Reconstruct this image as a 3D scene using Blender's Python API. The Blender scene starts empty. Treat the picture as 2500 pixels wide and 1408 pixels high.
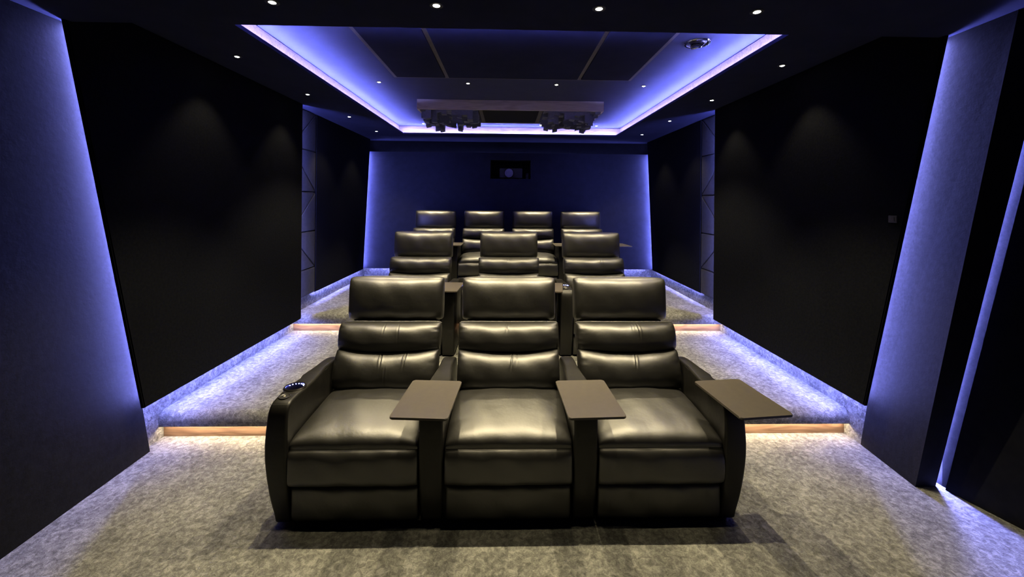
import bpy, bmesh, math, random
from mathutils import Vector, Matrix, Euler
random.seed(7)
PI = math.pi
SC = bpy.context.scene
COL = SC.collection

# ------------------------------------------------------------------ camera, world, exposure
CAM_Z = 1.57
cam_d = bpy.data.cameras.new('camera')
cam = bpy.data.objects.new('camera', cam_d); COL.objects.link(cam)
cam_d.sensor_fit = 'HORIZONTAL'; cam_d.sensor_width = 36.0
cam_d.lens = 991.0 * 36.0 / 2500.0
cam_d.shift_x = -(1260.44 - 1250.0) / 2500.0
cam_d.shift_y = -(704.0 - 491.18) / 2500.0
cam_d.clip_start = 0.02
cam.matrix_world = (Matrix.Translation((0, 0, CAM_Z)) @ Matrix.Rotation(-math.radians(1.356), 4, 'Z')
                    @ Matrix.Rotation(PI / 2, 4, 'X') @ Matrix.Rotation(math.radians(0.481), 4, 'Z'))
SC.camera = cam
w = bpy.data.worlds.new('world'); SC.world = w; w.use_nodes = True
w.node_tree.nodes['Background'].inputs[0].default_value = (0.1, 0.12, 0.3, 1)
w.node_tree.nodes['Background'].inputs[1].default_value = 0.02
SC.view_settings.view_transform = 'Standard'
SC.view_settings.look = 'None'
SC.view_settings.exposure = 0.0
SC.view_settings.gamma = 1.0
SC.view_settings.use_curve_mapping = False
SC.cycles.use_denoising = True
SC.cycles.max_bounces = 8
SC.cycles.diffuse_bounces = 5
SC.cycles.glossy_bounces = 4
SC.cycles.sample_clamp_indirect = 6.0
SC.cycles.caustics_reflective = False
SC.cycles.caustics_refractive = False

# light levels, all in one place
WARM = (1.0, 0.83, 0.49)
P_ROW1, P_ROW2, P_ROW3, P_SIDE, P_MID = 20, 165, 215, 19, 195      # watts of the downlights
BLUE = (0.25, 0.27, 1.0)
E_SLANT, E_REAR, E_BOTTOM, E_BACK, E_COVE, E_STRIP = 680, 700, 640, 600, 560, 1800
STEP_C = (1.0, 0.76, 0.50); E_STEP = 250

# ------------------------------------------------------------------ helpers
def tag(o, label=None, cat=None, group=None, kind=None):
    if label: o['label'] = label
    if cat: o['category'] = cat
    if group: o['group'] = group
    if kind: o['kind'] = kind
    return o

def empty(name, loc=(0, 0, 0), rz=0.0):
    o = bpy.data.objects.new(name, None); COL.objects.link(o)
    o.location = loc; o.rotation_euler = (0, 0, rz); o.empty_display_size = 0.1
    return o

def link(name, bm, mat, parent=None, smooth=True, sharp=32):
    me = bpy.data.meshes.new(name)
    bmesh.ops.recalc_face_normals(bm, faces=bm.faces)
    bm.to_mesh(me); bm.free()
    if mat: me.materials.append(mat)
    if smooth:
        for p in me.polygons: p.use_smooth = True
        if sharp: me.set_sharp_from_angle(angle=math.radians(sharp))
    o = bpy.data.objects.new(name, me); COL.objects.link(o)
    if parent: o.parent = parent
    return o

def struct(name, bm, mat, **k):
    o = link(name, bm, mat, **k); o['kind'] = 'structure'; return o

def box(bm, x0, x1, y0, y1, z0, z1, bev=0.0):
    r = bmesh.ops.create_cube(bm, size=1.0)
    vs = r['verts']
    for v in vs:
        v.co = Vector(((x0 + x1) / 2 + v.co.x * (x1 - x0), (y0 + y1) / 2 + v.co.y * (y1 - y0), (z0 + z1) / 2 + v.co.z * (z1 - z0)))
    if bev > 0:
        es = {e for v in vs for e in v.link_edges}
        bmesh.ops.bevel(bm, geom=list(es), offset=bev, segments=2, affect='EDGES', profile=0.7)
    return bm

def prism_x(bm, pts, x0, x1):
    """polygon pts (y,z) extruded from x0 to x1"""
    a = [bm.verts.new((x0, y, z)) for y, z in pts]; b = [bm.verts.new((x1, y, z)) for y, z in pts]
    n = len(pts); bm.faces.new(a); bm.faces.new(b[::-1])
    for i in range(n): bm.faces.new((a[i], a[(i + 1) % n], b[(i + 1) % n], b[i]))
    return bm

def prism_z(bm, pts, z0, z1):
    a = [bm.verts.new((x, y, z0)) for x, y in pts]; b = [bm.verts.new((x, y, z1)) for x, y in pts]
    n = len(pts); bm.faces.new(a); bm.faces.new(b[::-1])
    for i in range(n): bm.faces.new((a[i], a[(i + 1) % n], b[(i + 1) % n], b[i]))
    return bm

def lathe(bm, prof, segs=32, c=(0, 0, 0), closed=False, axis=None):
    """prof (r,z) turned about z"""
    rings = []
    M = axis or Matrix.Identity(3)
    for r, z in prof:
        if r < 1e-6:
            rings.append([bm.verts.new(Vector(c) + M @ Vector((0, 0, z)))])
        else:
            rings.append([bm.verts.new(Vector(c) + M @ Vector((r * math.cos(2 * PI * k / segs), r * math.sin(2 * PI * k / segs), z))) for k in range(segs)])
    n = len(rings)
    for i in range(n if closed else n - 1):
        A, B = rings[i], rings[(i + 1) % n]
        for k in range(segs):
            k2 = (k + 1) % segs
            if len(A) == 1 and len(B) == 1: continue
            if len(A) == 1: bm.faces.new((A[0], B[k], B[k2]))
            elif len(B) == 1: bm.faces.new((A[k], A[k2], B[0]))
            else: bm.faces.new((A[k], A[k2], B[k2], B[k]))
    return bm

def tube(bm, pts, r, segs=6, closed=False):
    n = len(pts); rings = []
    for i, p in enumerate(pts):
        p = Vector(p)
        a = Vector(pts[(i - 1) % n] if (closed or i > 0) else pts[i]); b = Vector(pts[(i + 1) % n] if (closed or i < n - 1) else pts[i])
        t = (b - a).normalized() if (b - a).length > 1e-9 else Vector((1, 0, 0))
        up = Vector((0, 1, 0)) if abs(t.y) < 0.9 else Vector((0, 0, 1))
        u = t.cross(up).normalized(); v = t.cross(u)
        rings.append([bm.verts.new(p + r * (math.cos(2 * PI * k / segs) * u + math.sin(2 * PI * k / segs) * v)) for k in range(segs)])
    for i in range(n if closed else n - 1):
        A, B = rings[i], rings[(i + 1) % n]
        for k in range(segs): bm.faces.new((A[k], A[(k + 1) % segs], B[(k + 1) % segs], B[k]))
    if not closed:
        bm.faces.new(rings[0]); bm.faces.new(rings[-1][::-1])
    return bm

# ------------------------------------------------------------------ materials
def nt(name):
    m = bpy.data.materials.new(name); m.use_nodes = True
    t = m.node_tree; b = t.nodes['Principled BSDF']
    return m, t, b

def N(t, typ, **k):
    n = t.nodes.new(typ)
    for a, v in k.items():
        if a in n.inputs.keys() if hasattr(n.inputs, 'keys') else False: n.inputs[a].default_value = v
        else: setattr(n, a, v)
    return n

def noise(t, scale, detail=3, rough=0.55, coord='Object'):
    tc = t.nodes.new('ShaderNodeTexCoord'); n = t.nodes.new('ShaderNodeTexNoise')
    n.inputs['Scale'].default_value = scale; n.inputs['Detail'].default_value = detail; n.inputs['Roughness'].default_value = rough
    t.links.new(tc.outputs[coord], n.inputs['Vector']); return n

def ramp(t, src, stops):
    r = t.nodes.new('ShaderNodeValToRGB'); e = r.color_ramp.elements
    while len(e) < len(stops): e.new(0.5)
    for i, (p, c) in enumerate(stops):
        e[i].position = p; e[i].color = (*c, 1) if len(c) == 3 else c
    t.links.new(src, r.inputs[0]); return r

def bump(t, b, srcs):
    prev = None
    for s, strength, dist in srcs:
        n = t.nodes.new('ShaderNodeBump'); n.inputs['Strength'].default_value = strength; n.inputs['Distance'].default_value = dist
        t.links.new(s, n.inputs['Height'])
        if prev: t.links.new(prev.outputs[0], n.inputs['Normal'])
        prev = n
    t.links.new(prev.outputs[0], b.inputs['Normal'])

def simple(name, col, rough=0.5, metal=0.0, spec=0.5):
    m, t, b = nt(name)
    n = noise(t, 40, 2)
    r = ramp(t, n.outputs['Fac'], [(0.3, tuple(c * 0.9 for c in col)), (0.7, tuple(c * 1.1 for c in col))])
    t.links.new(r.outputs[0], b.inputs['Base Color'])
    b.inputs['Roughness'].default_value = rough; b.inputs['Metallic'].default_value = metal
    b.inputs['Specular IOR Level'].default_value = spec
    return m

def emit(name, col, s):
    m = bpy.data.materials.new(name); m.use_nodes = True; t = m.node_tree
    t.nodes.clear(); e = t.nodes.new('ShaderNodeEmission'); o = t.nodes.new('ShaderNodeOutputMaterial')
    e.inputs[0].default_value = (*col, 1); e.inputs[1].default_value = s
    t.links.new(e.outputs[0], o.inputs[0]); return m

def leather(name='black_leather', spec=0.92):
    m, t, b = nt(name)
    n1 = noise(t, 5, 3); n2 = noise(t, 420, 2); n3 = noise(t, 22, 4)
    r = ramp(t, n1.outputs['Fac'], [(0.3, (0.004, 0.0038, 0.0036)), (0.7, (0.006, 0.0057, 0.0054))])
    t.links.new(r.outputs[0], b.inputs['Base Color'])
    rr = ramp(t, n3.outputs['Fac'], [(0.3, (0.41,) * 3), (0.7, (0.46,) * 3)])
    t.links.new(rr.outputs[0], b.inputs['Roughness'])
    b.inputs['Specular IOR Level'].default_value = spec; b.inputs['Coat Weight'].default_value = 0.06; b.inputs['Coat Roughness'].default_value = 0.30
    bump(t, b, [(n3.outputs['Fac'], 0.25, 0.006), (n2.outputs['Fac'], 0.12, 0.0006)])
    return m

def carpet():
    m, t, b = nt('grey_carpet')
    n1 = noise(t, 5, 4, 0.6); n2 = noise(t, 38, 4, 0.6); n3 = noise(t, 150, 3, 0.65)
    n2.inputs['Distortion'].default_value = 0.6
    mix = t.nodes.new('ShaderNodeMix'); mix.data_type = 'FLOAT'; mix.inputs[0].default_value = 0.7
    t.links.new(n1.outputs['Fac'], mix.inputs[2]); t.links.new(n2.outputs['Fac'], mix.inputs[3])
    mx2 = t.nodes.new('ShaderNodeMix'); mx2.data_type = 'FLOAT'; mx2.inputs[0].default_value = 0.25
    t.links.new(mix.outputs[0], mx2.inputs[2]); t.links.new(n3.outputs['Fac'], mx2.inputs[3])
    r = ramp(t, mx2.outputs[0], [(0.40, (0.082, 0.083, 0.079)), (0.5, (0.142, 0.143, 0.134)), (0.60, (0.24, 0.24, 0.222))])
    t.links.new(r.outputs[0], b.inputs['Base Color'])
    b.inputs['Roughness'].default_value = 1.0; b.inputs['Specular IOR Level'].default_value = 0.05
    bump(t, b, [(n2.outputs['Fac'], 0.55, 0.011), (n3.outputs['Fac'], 0.7, 0.005)])
    return m

def fabric(name, c0, c1, rough=0.9, spec=0.2, scale=14, bs=0.3):
    m, t, b = nt(name)
    n1 = noise(t, scale, 4, 0.6); n2 = noise(t, 600, 2)
    r = ramp(t, n1.outputs['Fac'], [(0.35, c0), (0.65, c1)])
    t.links.new(r.outputs[0], b.inputs['Base Color'])
    b.inputs['Roughness'].default_value = rough; b.inputs['Specular IOR Level'].default_value = spec
    bump(t, b, [(n1.outputs['Fac'], bs, 0.003), (n2.outputs['Fac'], 0.2, 0.0008)])
    return m

def wood(name, c0, c1, c2):
    m, t, b = nt(name)
    tc = t.nodes.new('ShaderNodeTexCoord'); mp = t.nodes.new('ShaderNodeMapping')
    mp.inputs['Scale'].default_value = (0.9, 9, 9); t.links.new(tc.outputs['Object'], mp.inputs[0])
    n = t.nodes.new('ShaderNodeTexNoise'); n.inputs['Scale'].default_value = 1.6; n.inputs['Detail'].default_value = 2
    t.links.new(mp.outputs[0], n.inputs['Vector'])
    wv = t.nodes.new('ShaderNodeMath'); wv.operation = 'MULTIPLY'; wv.inputs[1].default_value = 9.0
    fr = t.nodes.new('ShaderNodeMath'); fr.operation = 'PINGPONG'; fr.inputs[1].default_value = 1.0
    t.links.new(n.outputs['Fac'], wv.inputs[0]); t.links.new(wv.outputs[0], fr.inputs[0])
    r = ramp(t, fr.outputs[0], [(0.0, c0), (0.5, c1), (1.0, c2)])
    t.links.new(r.outputs[0], b.inputs['Base Color'])
    b.inputs['Roughness'].default_value = 0.55
    bump(t, b, [(fr.outputs[0], 0.15, 0.001)])
    return m

M_LEATHER = leather()
M_ARM = leather('matt_black_leather', 0.28)
M_CARPET = carpet()
M_WALL = fabric('black_wall_fabric', (0.006, 0.0065, 0.009), (0.009, 0.0095, 0.012), 0.95, 0.05, 18)
M_PANEL = fabric('black_panel_fabric', (0.0066, 0.0071, 0.0100), (0.0094, 0.0100, 0.0135), 1.0, 0.0, 60)
M_FRONT = fabric('charcoal_velvet', (0.0026, 0.0027, 0.0035), (0.0060, 0.0062, 0.0078), 0.85, 0.2, 30, 0.4)
M_BACK = fabric('midnight_fabric', (0.0070, 0.0095, 0.027), (0.0115, 0.015, 0.038), 0.7, 0.35, 9, 0.5)
M_QUILT = fabric('quilted_fabric', (0.022, 0.024, 0.032), (0.032, 0.034, 0.042), 0.7, 0.3, 25)
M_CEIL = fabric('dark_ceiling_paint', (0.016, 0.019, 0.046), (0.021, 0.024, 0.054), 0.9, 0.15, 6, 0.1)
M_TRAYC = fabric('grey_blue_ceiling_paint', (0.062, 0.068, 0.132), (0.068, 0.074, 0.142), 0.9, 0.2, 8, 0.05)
M_OAK = wood('oak_step_board', (0.105, 0.062, 0.038), (0.155, 0.095, 0.060), (0.075, 0.042, 0.025))
M_OAKC = wood('oak_ceiling_board', (0.21, 0.145, 0.12), (0.26, 0.185, 0.155), (0.17, 0.115, 0.095))
M_OAKL = wood('pale_oak_board', (0.74, 0.63, 0.62), (0.82, 0.71, 0.70), (0.64, 0.53, 0.52))
M_STRIP = simple('grey_beige_trim', (0.17, 0.155, 0.16), 0.8)
M_TRAY = simple('dark_brown_tray', (0.045, 0.038, 0.031), 0.42, 0, 0.5)
M_BLACK = simple('black_plastic', (0.012, 0.012, 0.013), 0.4)
M_FOAM = simple('dark_diffuser', (0.19, 0.20, 0.27), 0.7)
M_CHROME = simple('chrome', (0.75, 0.75, 0.78), 0.12, 1.0)
M_METAL = simple('dark_metal', (0.05, 0.045, 0.045), 0.3, 0.9)
M_NICHE = simple('niche_black', (0.004, 0.004, 0.005), 0.9)
M_PROJ = simple('projector_casing', (0.03, 0.031, 0.04), 0.5)
M_PLATE = simple('grey_plate', (0.045, 0.043, 0.055), 0.6)
M_LENS = simple('projector_lens', (0.35, 0.35, 0.6), 0.3, 0.3)
M_DOT = simple('grey_button_dot', (0.5, 0.48, 0.42), 0.4)
EM_WARM = emit('downlight_lens_glow', (1.0, 0.93, 0.80), 40)

# ------------------------------------------------------------------ floor, steps
CX = 0.045
XL, XR = -2.25, 2.33            # carpet upstand faces
YS1, YS2, YB = 2.745, 4.37, 6.47
Z1, Z2 = 0.18, 0.36
ZS, ZT, ZBK = 2.55, 2.69, 2.417 # soffit, raised ceiling, low ceiling in front
Y0 = -1.2

bm = bmesh.new(); box(bm, -3.2, 3.2, Y0 - .3, 7.0, -0.12, 0.0)
struct('floor', bm, M_CARPET, smooth=False)

def platform(yr, yend, z0, z1):
    bm = bmesh.new()
    h = z1 - z0
    P = [(yr, z0), (yr, z0 + .084), (yr - .028, z0 + .093), (yr - .048, z0 + .093), (yr - .050, z0 + .083)]
    for k in range(1, 9):
        a = k * PI / 16
        P.append((yr + .002 - .060 * math.cos(a), z0 + .108 + (h - .108) * math.sin(a)))
    P += [(yend, z1), (yend, z0)]
    prism_x(bm, P, XL, XR)
    return struct('floor', bm, M_CARPET, smooth=True, sharp=40)
platform(YS1, YS2 + .3, 0.0, Z1)
platform(YS2, YB + .2, Z1, Z2)
for i, (y, z) in enumerate(((YS1, 0.0), (YS2, Z1))):
    bm = bmesh.new(); box(bm, XL + .001, XR - .001, y - .012, y + .004, z, z + .081)
    struct('trim_%d' % (i + 1), bm, M_OAK, smooth=False)

# carpeted upstands behind the wall panels
for nm, x0, x1 in (('baseboard_left', XL - .12, XL), ('baseboard_right', XR, XR + .12)):
    bm = bmesh.new()
    prism_x(bm, [(2.58, 0), (YB + .12, 0), (YB + .12, .53), (4.3, .53), (4.3, .40), (2.50, .40)], x0, x1)
    struct(nm, bm, M_CARPET, smooth=False)
bm = bmesh.new(); box(bm, XL - .1, XR + .1, YB, YB + .12, Z2 - .1, .53)
struct('baseboard_back', bm, M_CARPET, smooth=False)

# ------------------------------------------------------------------ walls
# outer shell
bm = bmesh.new(); box(bm, -3.3, -3.2, Y0 - .3, 7.0, -.1, 3.0)
struct('wall_left', bm, M_WALL, smooth=False)
bm = bmesh.new(); box(bm, 3.2, 3.3, Y0 - .3, 7.0, -.1, 3.0)
struct('wall_right', bm, M_WALL, smooth=False)
bm = bmesh.new(); box(bm, -3.2, 3.2, 6.75, 6.85, -.1, 3.0)
struct('wall_back', bm, M_WALL, smooth=False)
bm = bmesh.new(); box(bm, -3.2, 3.2, Y0 - .4, Y0 - .3, -.1, 3.0)
struct('wall_front', bm, M_WALL, smooth=False)

def lean_wall(name, poly_lo, poly_hi, mat, z0=0.0, z1=2.43, label=None):
    bm = bmesh.new()
    a = [bm.verts.new((x, y, z0)) for x, y in poly_lo]; b = [bm.verts.new((x, y, z1)) for x, y in poly_hi]
    n = len(a); bm.faces.new(a); bm.faces.new(b[::-1])
    for i in range(n): bm.faces.new((a[i], a[(i + 1) % n], b[(i + 1) % n], b[i]))
    return struct(name, bm, mat, smooth=False)
# left cheek wall beside the camera: rear edge leans towards the screen
lean_wall('wall_left', [(-2.198, 2.57), (-2.105, Y0), (-3.2, Y0), (-3.2, 2.57)],
          [(-2.150, 2.075), (-2.085, Y0), (-3.2, Y0), (-3.2, 2.075)], M_FRONT)
# right cheek: a leaning slab between two slanted edges
lean_wall('wall_right', [(2.326, 2.60), (2.286, 2.205), (2.41, 2.212), (2.41, 2.60)],
          [(2.235, 2.10), (2.205, 1.700), (2.39, 1.71), (2.39, 2.10)], M_FRONT)
bm = bmesh.new()
box(bm, 2.47, 3.2, 2.60, 2.66, 0, 2.55)
struct('wall_right', bm, M_WALL, smooth=False)
lean_wall('wall_right', [(2.445, 2.60), (2.445, 2.21), (3.18, -.188), (3.3, -.188), (3.3, 2.6)],
          [(2.445, 2.60), (2.445, 2.21), (3.18, -.188), (3.3, -.188), (3.3, 2.6)], M_WALL)

bm = bmesh.new()
def off(x, y, d=.022): return (x - d, y - d * .31)
wx = lambda y: 2.445 + (2.21 - y) * .3065
lo = [off(wx(2.187), 2.187), off(wx(-.15), -.15), (wx(-.15), -.15), (wx(2.193), 2.193)]
hi = [off(wx(1.803), 1.803), off(wx(-.15), -.15), (wx(-.15), -.15), (wx(1.809), 1.809)]
a = [bm.verts.new((x, y, 0)) for x, y in lo]; b = [bm.verts.new((x, y, 2.417)) for x, y in hi]
bm.faces.new(a); bm.faces.new(b[::-1])
for i in range(4): bm.faces.new((a[i], a[(i + 1) % 4], b[(i + 1) % 4], b[i]))
tag(link('acoustic_wall_panel', bm, M_WALL, smooth=False), 'nearest dark wall panel at the right edge of the photo beside a bright slanted slot', 'wall panel')

# ------------------------------------------------------------------ fabric wall panels
def wall_panel(name, pts, xf, th, mat, label):
    bm = bmesh.new()
    s = 1 if xf > 0 else -1
    prism_x(bm, pts, xf, xf + s * th)
    e = [e for e in bm.edges if all(abs(v.co.x - xf) < 1e-5 for v in e.verts)]
    bmesh.ops.bevel(bm, geom=e, offset=.006, segments=2, affect='EDGES')
    return tag(link(name, bm, mat, smooth=True, sharp=30), label, 'wall panel', 'black fabric acoustic wall panels')
P2 = [(2.418, .345), (4.22, .345), (4.22, ZS), (2.03, ZS), (2.015, ZBK), (1.985, ZBK)]
P2 = [(2.418, .345), (4.22, .345), (4.22, ZS), (2.03, ZS), (2.03, ZBK - .0), (1.978, ZBK - .0)]
XP2L, XP2R = -2.10, 2.18
wall_panel('acoustic_wall_panel', P2, XP2L, .022, M_PANEL, 'large black fabric wall panel left of the front recliners with slanted glowing front edge')
wall_panel('acoustic_wall_panel', P2, XP2R, .022, M_PANEL, 'large black fabric wall panel right of the front recliners with slanted glowing front edge')
ZP3 = .505
P3 = [(4.74, ZP3), (6.31, ZP3), (6.59, ZS), (4.74, ZS)]
XP3L, XP3R = -2.20, 2.29
wall_panel('acoustic_wall_panel', P3, XP3L, .03, M_PANEL, 'rear black fabric wall panel on the left, between quilted strip and back wall')
wall_panel('acoustic_wall_panel', P3, XP3R, .03, M_PANEL, 'rear black fabric wall panel on the right, between quilted strip and back wall')

def quilt(xf, label):
    """fabric strip made of padded triangles; seams follow a zigzag"""
    s = 1 if xf > 0 else -1
    ya, yb = 3.9, 4.735
    rows = [ZP3, .80, 1.215, 1.655, 2.115, ZS]
    bm = bmesh.new()
    def pad(pts):
        c = Vector((0, sum(p[0] for p in pts) / len(pts), sum(p[1] for p in pts) / len(pts)))
        g = .0045
        def ring(ins, dx):
            out = []
            n = len(pts)
            for i in range(n):
                p0, p, p1 = Vector(pts[i - 1]), Vector(pts[i]), Vector(pts[(i + 1) % n])
                d0 = (p - p0).normalized(); d1 = (p1 - p).normalized()
                n0 = Vector((-d0.y, d0.x)); n1 = Vector((-d1.y, d1.x))
                cc = Vector((c.y, c.z))
                if n0.dot(cc - p) < 0: n0 = -n0
                if n1.dot(cc - p) < 0: n1 = -n1
                b = (n0 + n1); b = b / max(0.25, b.length_squared / 2) if b.length > 1e-6 else n0
                q = p + b * ins
                out.append(bm.verts.new((xf + s * dx, q.x, q.y)))
            return out
        R = [ring(g, .028), ring(g, .010), ring(g + .006, .003), ring(g + .016, 0.0)]
        for A, B in zip(R, R[1:]):
            for i in range(len(A)): bm.faces.new((A[i], A[(i + 1) % len(A)], B[(i + 1) % len(B)], B[i]))
        bm.faces.new(R[-1])
    for k, (za, zb) in enumerate(zip(rows, rows[1:])):
        if k == 0:
            pad([(ya, za), (yb, za), (yb, zb), (ya, zb)]); continue
        ym = 4.20
        if k % 2 == 1:   # diagonal rises towards the screen
            pad([(yb, za), (yb, zb), (ym, zb)]); pad([(ya, za), (yb, za), (ym, zb), (ya, zb)])
        else:
            pad([(yb, za), (yb, zb), (ya, zb), (ym, za)]) if False else (pad([(ym, za), (yb, za), (yb, zb)]), pad([(ya, za), (ym, za), (yb, zb), (ya, zb)]))
    box(bm, min(xf + s * .027, xf + s * .04), max(xf + s * .027, xf + s * .04), ya, yb, ZP3, ZS)
    return tag(link('quilted_wall_panel', bm, M_QUILT, smooth=True, sharp=50), label, 'wall panel', 'quilted wall strips')
quilt(XP3L, 'blue-lit quilted strip with diagonal seams on the left wall')
quilt(XP3R, 'blue-lit quilted strip with diagonal seams on the right wall')

# back wall panel with projector niche
BY = 6.36
LEAN = .141
NX0, NX1, NZ0, NZ1 = -.27, .385, 1.932, 2.238
bm = bmesh.new()
X0, X1, ZA, ZBb = -2.42, 2.52, .510, 2.355
outer = [(X0, ZA), (X1, ZA), (X1, ZBb), (X0, ZBb)]; inner = [(NX0, NZ0), (NX1, NZ0), (NX1, NZ1), (NX0, NZ1)]
F = [[bm.verts.new((x, y + (z - .51) * LEAN, z)) for x, z in q] for y in (BY, BY + .03) for q in (outer, inner)]
for i in range(4):
    j = (i + 1) % 4
    bm.faces.new((F[0][i], F[0][j], F[1][j], F[1][i])); bm.faces.new((F[2][i], F[3][i], F[3][j], F[2][j]))
    bm.faces.new((F[0][i], F[2][i], F[2][j], F[0][j])); bm.faces.new((F[1][i], F[1][j], F[3][j], F[3][i]))
bp = tag(link('back_wall_panel', bm, M_BACK, smooth=False), 'wide dark blue fabric panel covering the back wall around the projector', 'wall panel')
bm = bmesh.new()
t_ = .012; yb_ = 7.05; BYN = BY + 1.74 * LEAN
box(bm, NX0 - t_, NX0, BYN + .002, yb_, NZ0 - t_, NZ1 + t_); box(bm, NX1, NX1 + t_, BYN + .002, yb_, NZ0 - t_, NZ1 + t_)
box(bm, NX0, NX1, BYN + .002, yb_, NZ0 - t_, NZ0); box(bm, NX0, NX1, BYN + .002, yb_, NZ1, NZ1 + t_); box(bm, NX0, NX1, yb_ - .01, yb_, NZ0, NZ1)
bmesh.ops.remove_doubles(bm, verts=bm.verts, dist=1e-5)
link('projector_niche', bm, M_NICHE, parent=bp, smooth=False)
# the wall itself is opened for the niche
bpy.data.objects.remove(bpy.data.objects['wall_back'])
bm = bmesh.new()
F = [[bm.verts.new((x, y, z)) for x, z in q] for y in (6.75, 6.85) for q in ([(-3.2, -.1), (3.2, -.1), (3.2, 3.0), (-3.2, 3.0)], [(NX0 - t_, NZ0 - t_), (NX1 + t_, NZ0 - t_), (NX1 + t_, NZ1 + t_), (NX0 - t_, NZ1 + t_)])]
for i in range(4):
    j = (i + 1) % 4
    bm.faces.new((F[0][i], F[0][j], F[1][j], F[1][i])); bm.faces.new((F[2][i], F[3][i], F[3][j], F[2][j]))
    bm.faces.new((F[0][i], F[2][i], F[2][j], F[0][j])); bm.faces.new((F[1][i], F[1][j], F[3][j], F[3][i]))
struct('wall_back', bm, M_WALL, smooth=False)

# projector
pj = empty('projector', (.065, 6.65, NZ0))
tag(pj, 'dark video projector with round lens inside the back wall niche', 'projector')
bm = bmesh.new(); box(bm, -.185, .185, 0, .34, .02, .175, .012); link('casing', bm, M_PROJ, pj)
bm = bmesh.new(); lathe(bm, [(0, -.012), (.062, -.012), (.066, -.02), (.070, -.02), (.070, .03), (0, .03)], 40, (-.03, -.004, .098), axis=Matrix.Rotation(PI / 2, 3, 'X') @ Matrix.Scale(-1, 3, (0, 0, 1)))
lz = link('lens', bm, M_LENS, pj)
bm = bmesh.new(); lathe(bm, [(.064, .020), (.071, .028), (.078, .020), (.078, .012), (.064, .012)], 40, (-.03, -.004, .098), closed=True, axis=Matrix.Rotation(PI / 2, 3, 'X'))
link('lens_ring', bm, M_CHROME, lz)
for x in (-.14, .14):
    bm = bmesh.new(); lathe(bm, [(0, 0), (.02, 0), (.02, .022), (0, .022)], 16, (x, .06, 0)); link('foot', bm, M_BLACK, pj)
bx = tag(empty('equipment_box', (.335, 6.67, NZ0)), 'small grey box standing right of the projector in the niche', 'box')
bm = bmesh.new(); box(bm, -.022, .022, 0, .08, 0, .10, .005); link('body', bm, M_PLATE, bx)
bm = bmesh.new(); lathe(bm, [(0, 0), (.008, 0), (.008, .006), (0, .006)], 12, (0, -.0005, .08), axis=Matrix.Rotation(PI / 2, 3, 'X')); link('button', bm, M_BLACK, bx)

# ------------------------------------------------------------------ ceiling
OXL, OXR, OY0, OY1 = -1.54, 1.63, 2.25, 6.04
FW = .075     # cove depth behind the lip
bm = bmesh.new()
def slab(x0, x1, y0, y1, z0=ZS, z1=ZS + .012): box(bm, x0, x1, y0, y1, z0, z1)
F = []
o_ = [(-3.2, 2.01), (3.2, 2.01), (3.2, 6.80), (-3.2, 6.80)]; i_ = [(OXL, OY0), (OXR, OY0), (OXR, OY1), (OXL, OY1)]
F = [[bm.verts.new((x, y, z)) for x, y in q] for z in (ZS, ZS + .010) for q in (o_, i_)]
L = [bm.verts.new((x, y, ZS + .024)) for x, y in i_]
g = .008
L2 = [bm.verts.new((x, y, ZS + .024)) for x, y in [(OXL - g, OY0 - g), (OXR + g, OY0 - g), (OXR + g, OY1 + g), (OXL - g, OY1 + g)]]
L3 = [bm.verts.new((v.co.x, v.co.y, ZS + .010)) for v in L2]
bm.faces.new
for i in range(4):
    j = (i + 1) % 4
    bm.faces.new((F[0][i], F[0][j], F[1][j], F[1][i])); bm.faces.new((F[2][i], L3[i], L3[j], F[2][j]))
    bm.faces.new((F[0][i], F[2][i], F[2][j], F[0][j]))
    bm.faces.new((F[1][i], F[1][j], L[j], L[i])); bm.faces.new((L[i], L[j], L2[j], L2[i])); bm.faces.new((L2[i], L2[j], L3[j], L3[i]))
bmesh.ops.delete(bm, geom=F[3], context='VERTS')
struct('ceiling', bm, M_CEIL, smooth=False)
# oak fascia of the cove
bm = bmesh.new()
FX0, FX1, FY0, FY1 = OXL - FW, OXR + FW, OY0 - FW, OY1 + FW
A = [[bm.verts.new((x, y, z)) for x, y in q] for z in (ZS + .010, ZT - .006) for q in ([(FX0, FY0), (FX1, FY0), (FX1, FY1), (FX0, FY1)], [(FX0 - .02, FY0 - .02), (FX1 + .02, FY0 - .02), (FX1 + .02, FY1 + .02), (FX0 - .02, FY1 + .02)])]
for i in range(4):
    j = (i + 1) % 4
    bm.faces.new((A[0][i], A[0][j], A[2][j], A[2][i])); bm.faces.new((A[1][i], A[1][j], A[3][j], A[3][i])); bm.faces.new((A[2][i], A[2][j], A[3][j], A[3][i])); bm.faces.new((A[0][i], A[0][j], A[1][j], A[1][i]))
struct('trim_3', bm, M_OAKC, smooth=False)
# raised ceiling
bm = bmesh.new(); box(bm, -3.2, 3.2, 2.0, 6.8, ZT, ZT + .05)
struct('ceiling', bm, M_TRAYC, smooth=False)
# low ceiling in front
bm = bmesh.new(); prism_x(bm, [(Y0 - .3, ZBK), (2.006, ZBK), (2.006, ZT + .05), (1.99, ZT + .05), (1.99, ZBK + .03), (Y0 - .3, ZBK + .03)], -3.2, 3.2)
struct('ceiling', bm, M_CEIL, smooth=False)

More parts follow.
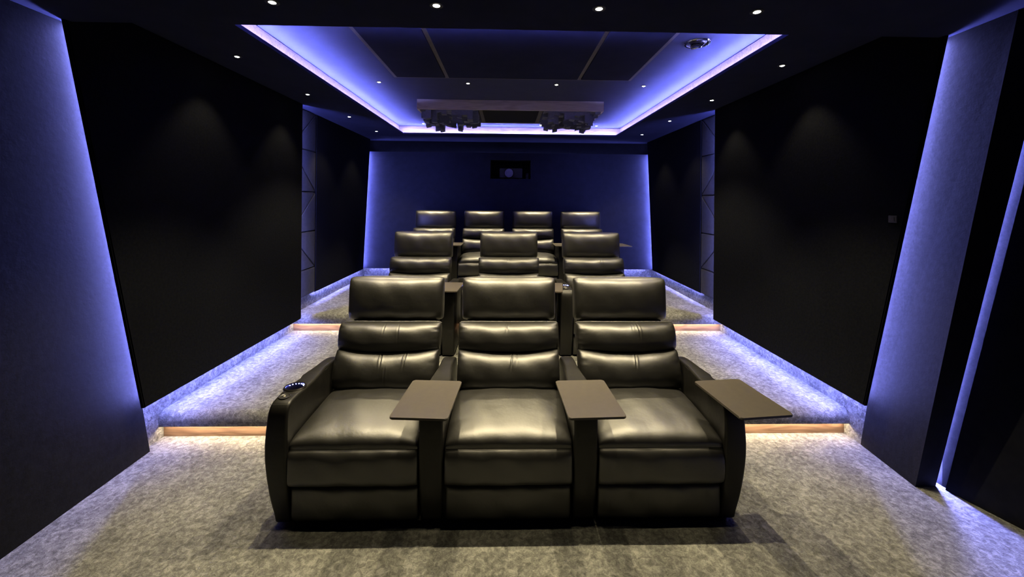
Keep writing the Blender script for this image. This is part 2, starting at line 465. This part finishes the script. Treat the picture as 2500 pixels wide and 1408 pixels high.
# acoustic ceiling panel
cp = tag(empty('ceiling_panel', (.05, 2.85, ZT)), 'large dark acoustic panel with thin grey trims on the raised ceiling', 'ceiling panel')
py0, py1 = -.60, .765
bm = bmesh.new(); box(bm, -1.055, 1.055, py0, py1 + .012, -.030, 0); link('frame', bm, M_STRIP, cp, smooth=False)
for a, b in ((-1.05, -.60), (-.565, .565), (.60, 1.05)):
    bm = bmesh.new(); box(bm, a + (.03 if a < -1 else 0), b - (.03 if b > 1 else 0), py0, py1 - .035, -.042, -.0295, .002); link('fabric_panel', bm, M_NICHE if False else M_CEIL, cp)

# oak canopy with skyline diffusers
BX0, BX1, BY0, BY1, BZ = -1.0, 1.076, 4.51, 5.28, 2.581
cn = tag(empty('ceiling_canopy', ((BX0 + BX1) / 2, (BY0 + BY1) / 2, ZT)), 'oak-fronted box hanging from the raised ceiling with blocky diffusers below', 'ceiling canopy')
hx = (BX1 - BX0) / 2; hy = (BY1 - BY0) / 2; hz = BZ - ZT
for nm, a in (('front_board', (-hx, hx, -hy, -hy + .02, hz, 0)), ('rear_board', (-hx, hx, hy - .02, hy, hz, 0)), ('side_board', (-hx, -hx + .02, -hy + .02, hy - .02, hz, 0)), ('side_board', (hx - .02, hx, -hy + .02, hy - .02, hz, 0))):
    bm = bmesh.new(); box(bm, *a); link(nm, bm, M_OAKL, cn, smooth=False)
bm = bmesh.new(); box(bm, -.318, .318, -hy + .022, hy - .022, hz + .006, hz + .016); link('centre_panel', bm, M_NICHE, cn, smooth=False)
for s in (-1, 1):
    bm = bmesh.new(); box(bm, s * .34 - .02, s * .34 + .02, -hy + .022, hy - .022, hz + .001, hz + .012); link('divider', bm, M_STRIP, cn, smooth=False)
def diffuser(x0, x1, y0, y1, zt, seed):
    rnd = random.Random(seed)
    nx, ny = 11, 11
    bm = bmesh.new(); dx = (x1 - x0) / nx; dy = (y1 - y0) / ny
    cell = {}
    for i in range(nx):
        for j in range(ny):
            d = rnd.choice([.004, .018, .034, .05, .068, .09, .115]) * rnd.uniform(.85, 1.1)
            if rnd.random() < .1: d = .135
            tx, ty = rnd.choice([-1, 0, 1]) * .012, rnd.choice([-1, 0, 1]) * .012
            c = []
            for a, b in ((0, 0), (1, 0), (1, 1), (0, 1)):
                c.append(bm.verts.new((x0 + (i + a) * dx, y0 + (j + b) * dy, zt - d + tx * (a - .5) + ty * (b - .5))))
            bm.faces.new(c); cell[i, j] = c
    top = {}
    for i in range(nx):
        for j in range(ny):
            c = cell[i, j]
            if i + 1 < nx:
                d = cell[i + 1, j]; bm.faces.new((c[1], c[2], d[3], d[0]))
            if j + 1 < ny:
                d = cell[i, j + 1]; bm.faces.new((c[3], c[2], d[1], d[0]))
    for i in range(nx):
        for j, (p, q) in ((0, (0, 1)), (ny - 1, (3, 2))):
            c = cell[i, j]; u = [bm.verts.new((c[k].co.x, c[k].co.y, zt)) for k in (p, q)]
            bm.faces.new((c[p], c[q], u[1], u[0]))
    for j in range(ny):
        for i, (p, q) in ((0, (0, 3)), (nx - 1, (1, 2))):
            c = cell[i, j]; u = [bm.verts.new((c[k].co.x, c[k].co.y, zt)) for k in (p, q)]
            bm.faces.new((c[p], c[q], u[1], u[0]))
    return bm
for s, sd in ((-1, 3), (1, 8)):
    a, b = sorted((s * .37, s * (hx - .03)))
    link('diffuser', diffuser(a, b, -hy + .03, hy - .03, hz + .012, sd), M_FOAM, cn, smooth=False)

# ceiling speaker
sp = tag(empty('ceiling_speaker', (1.325, 2.81, ZT)), 'round chrome eyeball fitting in the raised ceiling near its front right corner', 'ceiling speaker')
bm = bmesh.new(); lathe(bm, [(.070, .0), (.073, -.010), (.084, -.010), (.088, -.004), (.088, 0)], 48); link('bezel', bm, M_CHROME, sp)
bm = bmesh.new(); lathe(bm, [(.070, -.002), (.055, -.004), (.050, -.012), (.044, -.012), (.040, -.002), (0, -.001)], 48); link('cone', bm, M_METAL, sp)
bm = bmesh.new(); lathe(bm, [(.026, 0), (.034, -.012), (.042, -.026), (.040, -.032), (.034, -.028), (.026, -.014), (0, -.010)], 40, (-.012, -.006, -.004), axis=Matrix.Rotation(math.radians(24), 3, 'X') @ Matrix.Rotation(math.radians(-18), 3, 'Y')); link('eyeball', bm, M_CHROME, sp)

# ------------------------------------------------------------------ downlights
def make_downlight():
    r = empty('downlight')
    bm = bmesh.new(); lathe(bm, [(.0145, .0), (.016, -.003), (.027, -.003), (.029, -.001), (.029, 0)], 28); link('bezel', bm, M_BLACK, r)
    bm = bmesh.new(); lathe(bm, [(0, -.0045), (.010, -.0045), (.0145, -.002), (.0145, 0)], 20); link('lens', bm, EM_WARM, r)
    return r
DL0 = make_downlight(); used = [False]
def downlight(x, y, z, power, cone, label, group, blend=.5, rad=.011, tilt=0):
    if used[0]:
        o = DL0.copy(); COL.objects.link(o)
        for ch in list(DL0.children):
            if ch.type == 'LIGHT': continue
            c = ch.copy(); COL.objects.link(c); c.parent = o
    else:
        o = DL0; used[0] = True
    o.location = (x, y, z); tag(o, label, 'ceiling light', group)
    ld = bpy.data.lights.new('lamp', 'SPOT'); ld.energy = power; ld.color = WARM
    ld.spot_size = math.radians(cone); ld.spot_blend = blend; ld.shadow_soft_size = rad
    lo = bpy.data.objects.new('lamp', ld); COL.objects.link(lo); lo.parent = o; lo.location = (0, 0, -.012); lo.rotation_euler = (math.radians(tilt), 0, 0)
ORD = ('leftmost', 'second from left', 'second from right', 'rightmost')
for k, x in enumerate((-1.015, -.312, .398, 1.10)):
    downlight(x, 1.77, ZBK, P_ROW1, 84, '%s of the four downlights on the low front ceiling, top of the photo' % ORD[k], 'downlights on the low front ceiling', .9, .011, 0)
for k, x in enumerate((-1.0, -.31, .40, 1.09)):
    downlight(x, 2.46, ZT - .042, P_MID, 90, '%s of four downlights let into the dark ceiling panel above the front recliners' % ORD[k], 'downlights in the dark ceiling panel')
for k, x in enumerate((-1.22, -.378, .467, 1.31)):
    downlight(x, 3.88, ZT, P_ROW2, 92, '%s of the four downlights between dark ceiling panel and oak canopy' % ORD[k], 'downlights in the middle of the raised ceiling')
for k, x in enumerate((-1.22, -.40, .49, 1.31)):
    downlight(x, 5.94, ZT, P_ROW3, 62, ORD[k] + ' downlight at the far end of the raised ceiling', 'downlights at the back of the raised ceiling', .4, .011, -15)
for s, sx in (('left', -1.864), ('right', 1.95)):
    for k, y in enumerate((2.84, 3.83, 4.83, 5.83)):
        downlight(sx, y, ZS, P_SIDE, 84, '%s downlight along the %s side of the soffit, %s' % (('nearest', 'second nearest', 'third nearest', 'farthest')[k], s, ('before', 'before', 'beside', 'beyond')[k] + ' the quilted strip'), 'downlights along the side soffits', .55)

# ------------------------------------------------------------------ LED strips
def led(pts, r, col, s, label, name='led_strip'):
    bm = bmesh.new()
    a = Vector(pts[0]); b = Vector(pts[1])
    tube(bm, [a, b], r, 4)
    return tag(link(name, bm, emit('led_glow', col, s), smooth=False), label, 'light strip', 'led strips')
for s, xf in (('left', XP2L), ('right', XP2R)):
    d = -1 if s == 'left' else 1
    led([(xf + d * (.052 if d < 0 else .082), 2.418 + (.068 if d < 0 else .105), .36), (xf + d * .034, 2.030, 2.405)], .0035, BLUE, E_SLANT, 'slanted violet light strip at the front edge of the large %s wall panel' % s)
    led([(xf + d * .031, 4.205, .40), (xf + d * .031, 4.205, 2.53)], .0035, BLUE, E_REAR, 'upright blue light strip behind the rear edge of the large %s wall panel beside quilting' % s)
    led([(xf + d * .045, 2.55, .352), (xf + d * .045, 4.20, .352)], .004, BLUE, E_BOTTOM, 'violet light strip under the large %s wall panel above the carpet' % s)
    x3 = XP3L if d < 0 else XP3R
    led([(x3 + d * .036, 4.30, ZP3 + .012), (x3 + d * .036, 6.30, ZP3 + .012)], .004, BLUE, E_BOTTOM * .7, 'violet light strip under the rear %s wall panel above the top platform' % s)
    led([(x3 + d * .045, 6.318, ZP3 + .03), (x3 + d * .045, 6.570, 2.34)], .004, BLUE, E_BACK, 'violet light strip glowing where the %s wall meets the back wall' % s)
led([(XL + .1, BY + .047, .524), (XR - .1, BY + .047, .524)], .003, BLUE, E_BOTTOM * .6, 'violet light strip under the back wall panel behind the last row')
led([(OXL - .035, OY0 + .0, ZS + .016), (OXL - .035, OY1, ZS + .016)], .005, BLUE, E_COVE, 'violet cove light strip along the left edge of the raised ceiling')
led([(OXR + .035, OY0 + .0, ZS + .016), (OXR + .035, OY1, ZS + .016)], .005, BLUE, E_COVE, 'violet cove light strip along the right edge of the raised ceiling')
led([(OXL, OY0 - .035, ZS + .016), (OXR, OY0 - .035, ZS + .016)], .005, BLUE, E_COVE * 1.8, 'violet cove light strip along the near edge of the raised ceiling')
led([(OXL, OY1 + .035, ZS + .016), (OXR, OY1 + .035, ZS + .016)], .005, BLUE, E_COVE, 'violet cove light strip along the far edge of the raised ceiling')
led([(XL + .15, 6.69, 2.335), (XR - .15, 6.69, 2.335)], .003, BLUE, 50, 'faint blue light strip above the back wall panel')
led([(2.429, 2.250, .01), (2.533, 1.868, 2.40)], .003, BLUE, E_STRIP, 'slanted violet light strip in the dark recess at the right edge of the photo')
for k, (y, z) in enumerate(((YS1, 0), (YS2, Z1))):
    led([(XL + .02, y - .040, z + .0885), (XR - .02, y - .040, z + .0885)], .003, STEP_C, E_STEP, 'warm light strip under the carpeted edge of the %s step' % ('lower', 'upper')[k])

# wall plate
wp = tag(empty('wall_plate', (XP2R, 2.235, 1.487)), 'small grey control plate on the right wall panel near its slanted front edge', 'switch')
bm = bmesh.new(); box(bm, -.008, -.0005, -.025, .025, -.02, .02, .002); link('plate', bm, M_PLATE, wp)
bm = bmesh.new(); box(bm, -.0105, -.008, -.012, .012, -.011, .011, .001); link('button', bm, M_PLATE, wp)

# ------------------------------------------------------------------ recliners
def spow(v, e): return math.copysign(abs(v) ** e, v)
def cushion(name, wd, h, th, c, tilt, parent, seed=0, m=3.0, px=14, py=4.5, creases=(), pinch=.004, belly=0.0, nu=96, nv=56, sag=0.0, piping=None, nclip=1.0, sagt=0.25, px2=None):
    """soft upholstered block. width along x, h along its own t axis, th along n (front = -y). tilt leans t back."""
    rnd = random.Random(seed)
    ph = [rnd.uniform(0, 6.28) for _ in range(8)]
    ct, st = math.cos(tilt), math.sin(tilt)
    def T(x, n, t):
        return (c[0] + x, c[1] - n * ct + t * st, c[2] + n * st + t * ct)
    bm = bmesh.new(); rings = []
    def ks(s): return max(0.0, 1 - abs(s) ** px) ** (1 / px), max(0.0, 1 - abs(s) ** py) ** (1 / py)
    for i in range(nu + 1):
        u = -1 + 2 * i / nu
        s = math.sin(u * PI / 2) * .55 + u * .45
        if i in (0, nu): s = math.copysign(1, u)
        kt, kn = ks(s)
        kt = .76 + .24 * kt if abs(s) < 1 else .76
        x = s * wd / 2
        if i in (0, nu):
            rings.append([bm.verts.new(T(x, 0, 0))]); continue
        ring = []
        for j in range(nv):
            a = 2 * PI * j / nv
            cn_, sn_ = math.cos(a), math.sin(a)
            n = th / 2 * kn * spow(cn_, 2 / m)
            t = h / 2 * kt * spow(sn_, 2 / m)
            tt = t / (h / 2)
            if n > 0:      # front face character
                n += belly * (1 - tt * tt) * (1 - s * s)
                edge = abs(s)
                n += pinch * (abs(math.sin(tt * 9 + ph[0] + 2 * math.copysign(1, s) + 2.2 * (edge - .85))) ** .6 - .7) * max(0, (edge - .80 - .05 * math.sin(tt * 7 + ph[4])) / .2) ** 1.3 * kn
                n += .0016 * math.sin(5 * s + ph[1]) * math.sin(3 * tt + ph[2]) + .0012 * math.sin(11 * s + ph[3] + 4 * tt)
                for (x0, sl, t0, t1, dp) in creases:
                    dd = s - x0 - sl * tt
                    fall = max(0.0, min(1.0, (tt - t0) / .25)) * max(0.0, min(1.0, (t1 - tt) / .25 if t1 < 1 else 1.0))
                    n -= dp * math.exp(-(dd / .0095) ** 2) * fall
                    n += dp * .5 * math.exp(-((abs(dd) - .026) / .016) ** 2) * fall
            t += sag * (s * s - .5) * (1 if sn_ < 0 else sagt)
            if n < 0: n *= nclip
            ring.append(bm.verts.new(T(x, n, t)))
        rings.append(ring)
    for A, B in zip(rings, rings[1:]):
        for k in range(nv):
            k2 = (k + 1) % nv
            if len(A) == 1: bm.faces.new((A[0], B[k], B[k2]))
            elif len(B) == 1: bm.faces.new((A[k], A[k2], B[0]))
            else: bm.faces.new((A[k], A[k2], B[k2], B[k]))
    o = link(name, bm, M_LEATHER, parent, sharp=0)
    if piping is not None:
        n0 = piping * th / 2
        up, dn = [], []
        for i in range(61):
            s = -0.992 + 1.984 * i / 60
            kt, kn = ks(s); kt = .76 + .24 * kt
            q = n0 / (th / 2 * kn)
            if abs(q) >= 1: continue
            t = h / 2 * kt * (1 - abs(q) ** m) ** (1 / m)
            tb = -t + sag * (s * s - .5); tu = t + sagt * sag * (s * s - .5)
            up.append(T(s * wd / 2, n0, tu + .001)); dn.append(T(s * wd / 2, n0, tb - .001))
        bm = bmesh.new(); tube(bm, up + dn[::-1], .0034, 6, closed=True)
        link('piping', bm, M_LEATHER, o)
    return o

def side_slab(name, prof, xc, wfun, mat, parent, r=.014, steps=4):
    """profile (y,z) closed loop, extruded about xc with rounded edges"""
    n = len(prof)
    nor = []
    for i in range(n):
        a = Vector(prof[i - 1]); b = Vector(prof[(i + 1) % n]); d = (b - a).normalized(); nor.append(Vector((d.y, -d.x)))
    area = sum(prof[i][0] * prof[(i + 1) % n][1] - prof[(i + 1) % n][0] * prof[i][1] for i in range(n))
    if area < 0: nor = [-v for v in nor]
    lv = []
    for k in range(steps + 1):
        a = k * PI / 2 / steps; lv.append((-1, r * (1 - math.sin(a)), r * (1 - math.cos(a))))   # x inset, normal inset
    lv = [(-1, r * (1 - math.cos(k * PI / 2 / steps)), r * (1 - math.sin(k * PI / 2 / steps))) for k in range(steps + 1)]
    lv = lv + [(1, a, b) for _, a, b in lv[::-1]]
    bm = bmesh.new(); rings = []
    for sg, xi, ni in lv:
        ring = []
        for i, (y, z) in enumerate(prof):
            q = Vector((y, z)) - nor[i] * ni
            wl, wr = wfun(y, z)
            ring.append(bm.verts.new((xc + (-(wl) + xi if sg < 0 else wr - xi), q.x, q.y)))
        rings.append(ring)
    for A, B in zip(rings, rings[1:]):
        for i in range(n): bm.faces.new((A[i], A[(i + 1) % n], B[(i + 1) % n], B[i]))
    f1 = bm.faces.new(rings[0]); f2 = bm.faces.new(rings[-1][::-1])
    bmesh.ops.triangulate(bm, faces=[f1, f2])
    o = link(name, bm, mat, parent, sharp=50)
    return o

def smooth_loop(pts, k=4, closed=True):
    out = []; n = len(pts)
    for i in range(n):
        p0, p1, p2, p3 = (Vector(pts[(i + d) % n]) for d in (-1, 0, 1, 2))
        for j in range(k):
            t = j / k
            q = .5 * ((2 * p1) + (-p0 + p2) * t + (2 * p0 - 5 * p1 + 4 * p2 - p3) * t * t + (-p0 + 3 * p1 - 3 * p2 + p3) * t ** 3)
            out.append((q.x, q.y))
    return out

ARM = smooth_loop([(.055, .012), (.04, .06), (.018, .16), (.004, .27), (-.002, .36), (-.002, .44), (.000, .51), (.008, .565), (.032, .598), (.08, .607), (.16, .61), (.26, .606),
                   (.38, .603), (.50, .60), (.60, .592), (.68, .57), (.715, .52), (.72, .4), (.72, .2), (.715, .05), (.70, .012), (.4, .01), (.15, .01)], 3)
CUP_Y = .175
def arm(parent, xc, outer=0, cup=True, tray=None):
    """outer: -1/+1 marks the outer side of the row, tray: rotation in degrees or None"""
    def wf(y, z):
        base = .058 if not outer else .053
        if z > .3:
            base += .005 * math.exp(-((y - CUP_Y) / .07) ** 2) * min(1, (z - .3) / .25)
            base -= .018 * min(1, max(0, (y - .28) / .18))
        low = max(0.0, min(1.0, (.36 - z) / .36))
        wl = base - (.030 * low ** 1.4 if outer < 0 else .004 * low); wr = base - (.030 * low ** 1.4 if outer > 0 else .004 * low)
        hi_ = .014 * max(0.0, min(1.0, (z - .42) / .18)) if y < .3 else 0
        if outer < 0: wl -= hi_
        if outer > 0: wr -= hi_
        return wl, wr
    o = side_slab('arm', ARM, xc, wf, M_ARM, parent)
    # hole for the cup
    cb = bmesh.new(); lathe(cb, [(0, .525), (.0445, .525), (.0445, .66), (0, .66)], 40, (xc, CUP_Y, 0)); cut = link('cut', cb, None)
    md = o.modifiers.new('b', 'BOOLEAN'); md.object = cut; md.operation = 'DIFFERENCE'; md.solver = 'EXACT'
    cut.parent = parent
    bpy.context.view_layer.update()
    me = bpy.data.meshes.new_from_object(o.evaluated_get(bpy.context.evaluated_depsgraph_get()))
    o.modifiers.clear(); o.data = me
    me.set_sharp_from_angle(angle=math.radians(50))
    bpy.data.objects.remove(cut)
    # cup holder
    bm = bmesh.new(); lathe(bm, [(0, .530), (.0405, .530), (.0415, .6105), (.0435, .6155), (.050, .6155), (.0535, .611), (.0535, .606), (.0443, .606), (.0438, .527), (0, .527)], 40, (xc, CUP_Y, 0))
    ch = link('cup_holder', bm, M_METAL, o)
    if tray is None:
        for k in range(7):
            a = PI / 2 + (k - 3) * .36
            bm = bmesh.new(); bmesh.ops.create_icosphere(bm, subdivisions=1, radius=.0024)
            for v in bm.verts: v.co += Vector((xc + .0395 * math.cos(a), CUP_Y + .0395 * math.sin(a), .6095))
            link('cup_light', bm, EM_CUP, o)
    # control button and stitched label
    bm = bmesh.new(); lathe(bm, [(0, .6105), (.012, .6105), (.020, .609), (.024, .6115), (.027, .611), (.028, .603)], 32, (xc, .078, -.001)); link('button', bm, M_BLACK, o)
    bm = bmesh.new(); lathe(bm, [(0, .0025), (.004, .002), (.005, 0)], 16, (xc, .078, .6095)); link('button_dot', bm, M_DOT, o)
    zt_ = .6065
    bm = bmesh.new(); tube(bm, [(xc - .040, .052, zt_ - .0035), (xc - .040, .026, zt_ - .0135), (xc + .040, .026, zt_ - .0135), (xc + .040, .052, zt_ - .0035)], .0013, 5); link('stitching', bm, M_LEATHER, o)
    if tray is not None:
        tr = empty('tray', (xc, CUP_Y, 0), math.radians(tray)); tr.parent = parent
        bm = bmesh.new(); rr = .014; hw, y0, y1 = .1275, -.355, .012
        P = []
        for cx_, cy_, a0 in ((hw - rr, y1 - rr, 0), (-hw + rr, y1 - rr, PI / 2), (-hw + rr, y0 + rr, PI), (hw - rr, y0 + rr, 1.5 * PI)):
            for k in range(6): P.append((cx_ + rr * math.cos(a0 + k * PI / 10), cy_ + rr * math.sin(a0 + k * PI / 10)))
        prism_z(bm, P, .6265, .6365)
        e = [e for e in bm.edges if abs(e.verts[0].co.z - e.verts[1].co.z) < 1e-6]
        bmesh.ops.bevel(bm, geom=e, offset=.0018, segments=2, affect='EDGES')
        link('table_top', bm, M_TRAY, tr)
        bm = bmesh.new(); lathe(bm, [(0, .58), (.016, .58), (.016, .617), (.036, .6195), (.036, .627), (0, .627)], 24, (0, -.01, 0)); link('swivel_post', bm, M_METAL, tr)
    return o
EM_CUP = emit('cup_ring_light', (.16, .2, 1.0), 90)

CR = {0: dict(mid=((-.08, .02, .1, 1, .0018), (.22, -.02, -.3, 1, .0018)), low=((-.04, -.03, .25, 1, .006), (.37, .04, .2, 1, .006), (.05, 0, -.6, .3, .003)), head=()),
      1: dict(mid=((-.03, -.015, .35, 1, .006),), low=((.03, .05, .15, 1, .0065), (.12, .06, .3, 1, .003)), head=()),
      2: dict(mid=((.22, -.03, .0, 1, .006), (.08, 0, .4, 1, .002)), low=((.05, .05, .2, 1, .006),), head=())}
def recliner(x, y, z, var, left, right, label, group, wd=.615):
    """left/right: None or dict for arm()"""
    r = tag(empty('recliner', (x, y, z)), label, 'recliner', group)
    NU = 220 if y < 3 else (130 if y < 5 else 90)
    c = CR[var]; R = random.Random(var * 17 + int(x * 100) + int(y * 31)); sd = R.randint(0, 999)
    cushion('headrest', wd, .285, .19, (0, .790, .920), math.radians(5), r, sd, m=2.9, px=6.5, py=4.2, belly=.016, pinch=.003, creases=c['head'], sag=.006, piping=-.45, nu=NU)
    cushion('backrest_cushion', wd + .012, .185, .19, (0, .640, .712), math.radians(17), r, sd + 1, m=2.4, px=6.5, py=4.5, belly=.018, creases=c['mid'], pinch=.010, sag=.026, sagt=.1, piping=.0, nu=NU)
    cushion('lumbar_cushion', wd + .005, .235, .20, (0, .560, .535), math.radians(19), r, sd + 2, m=2.4, px=9, py=4.5, belly=.016, creases=c['low'], pinch=.010, sag=.024, sagt=.8, piping=-.1, nu=NU)
    # seat: t axis points back, n axis points up
    seat = cushion('seat_cushion', wd + .002, .56, .135, (0, .300, .389), math.radians(88.5), r, sd + 3, m=3.6, px=26, py=5, belly=.028, pinch=.002, nv=84, nclip=.12)
    cushion('front_panel', wd + .004, .186, .17, (0, .081, .293), 0.02, r, sd + 4, m=4.0, px=40, py=14, belly=.005, pinch=.0008)
    cushion('footrest', wd - .002, .182, .13, (0, .098, .107), -.06, r, sd + 5, m=6, px=34, py=12, belly=.004, pinch=.001)
    side_slab('backrest_shell', smooth_loop([(.52, .05), (.54, .42), (.66, .66), (.77, .86), (.82, 1.00), (.865, 1.015), (.885, .96), (.85, .75), (.78, .45), (.725, .25), (.715, .05)], 3),
              0, lambda yy, zz: (.275, .275), M_ARM, r, r=.03)
    bm = bmesh.new(); box(bm, -.26, .26, .10, .68, .0, .30, .01); link('base', bm, M_BLACK, r)
    for sgn, cfg in ((-1, left), (1, right)):
        if cfg is not None:
            arm(r, sgn * (wd / 2 + .0615 - (.013 if cfg.get('outer') else 0)), **cfg)
    return r
T_ = lambda a, **k: dict(tray=a, **k)
PIT = .740
X1 = .020
FR, MR, LR_ = 'front row recliners', 'middle row recliners', 'back row recliners'
recliner(X1 - PIT, 1.93, 0, 0, dict(outer=-1), T_(-3.5), 'left black leather recliner of the front row with open lit cup holder', FR)
recliner(X1, 1.93, 0, 1, None, T_(2.5), 'centre black leather recliner of the front row between two trays', FR)
recliner(X1 + PIT, 1.93, 0, 2, None, T_(6, outer=1), 'right black leather recliner of the front row with tray over the aisle', FR)
for k, (x, lab, L_, R_) in enumerate(((-.88, 'left black leather recliner of the middle row', dict(outer=-1), T_(-4)), (.028, 'centre black leather recliner of the middle row, behind the front centre seat', dict(), T_(-8)),
                       (.91, 'right black leather recliner of the middle row with lit cup holder on its left arm', dict(), dict(outer=1)))):
    recliner(x, 3.58, Z1, (1, 1, 2)[k], L_, R_, lab, MR)
for k, (x, lab, L_, R_) in enumerate(((-1.075, 'leftmost black leather recliner of the back row', dict(outer=-1), T_(0)), (-.34, 'second recliner from left in the back row, right of the left tray', None, dict()),
                       (.395, 'third recliner from left in the back row, left of the middle tray', None, T_(0)), (1.13, 'rightmost black leather recliner of the back row with tray on its outer arm', None, T_(6, outer=1)))):
    recliner(x, 5.42, Z2, (0, 1, 2, 1)[k], L_, R_, lab, LR_, wd=.61)
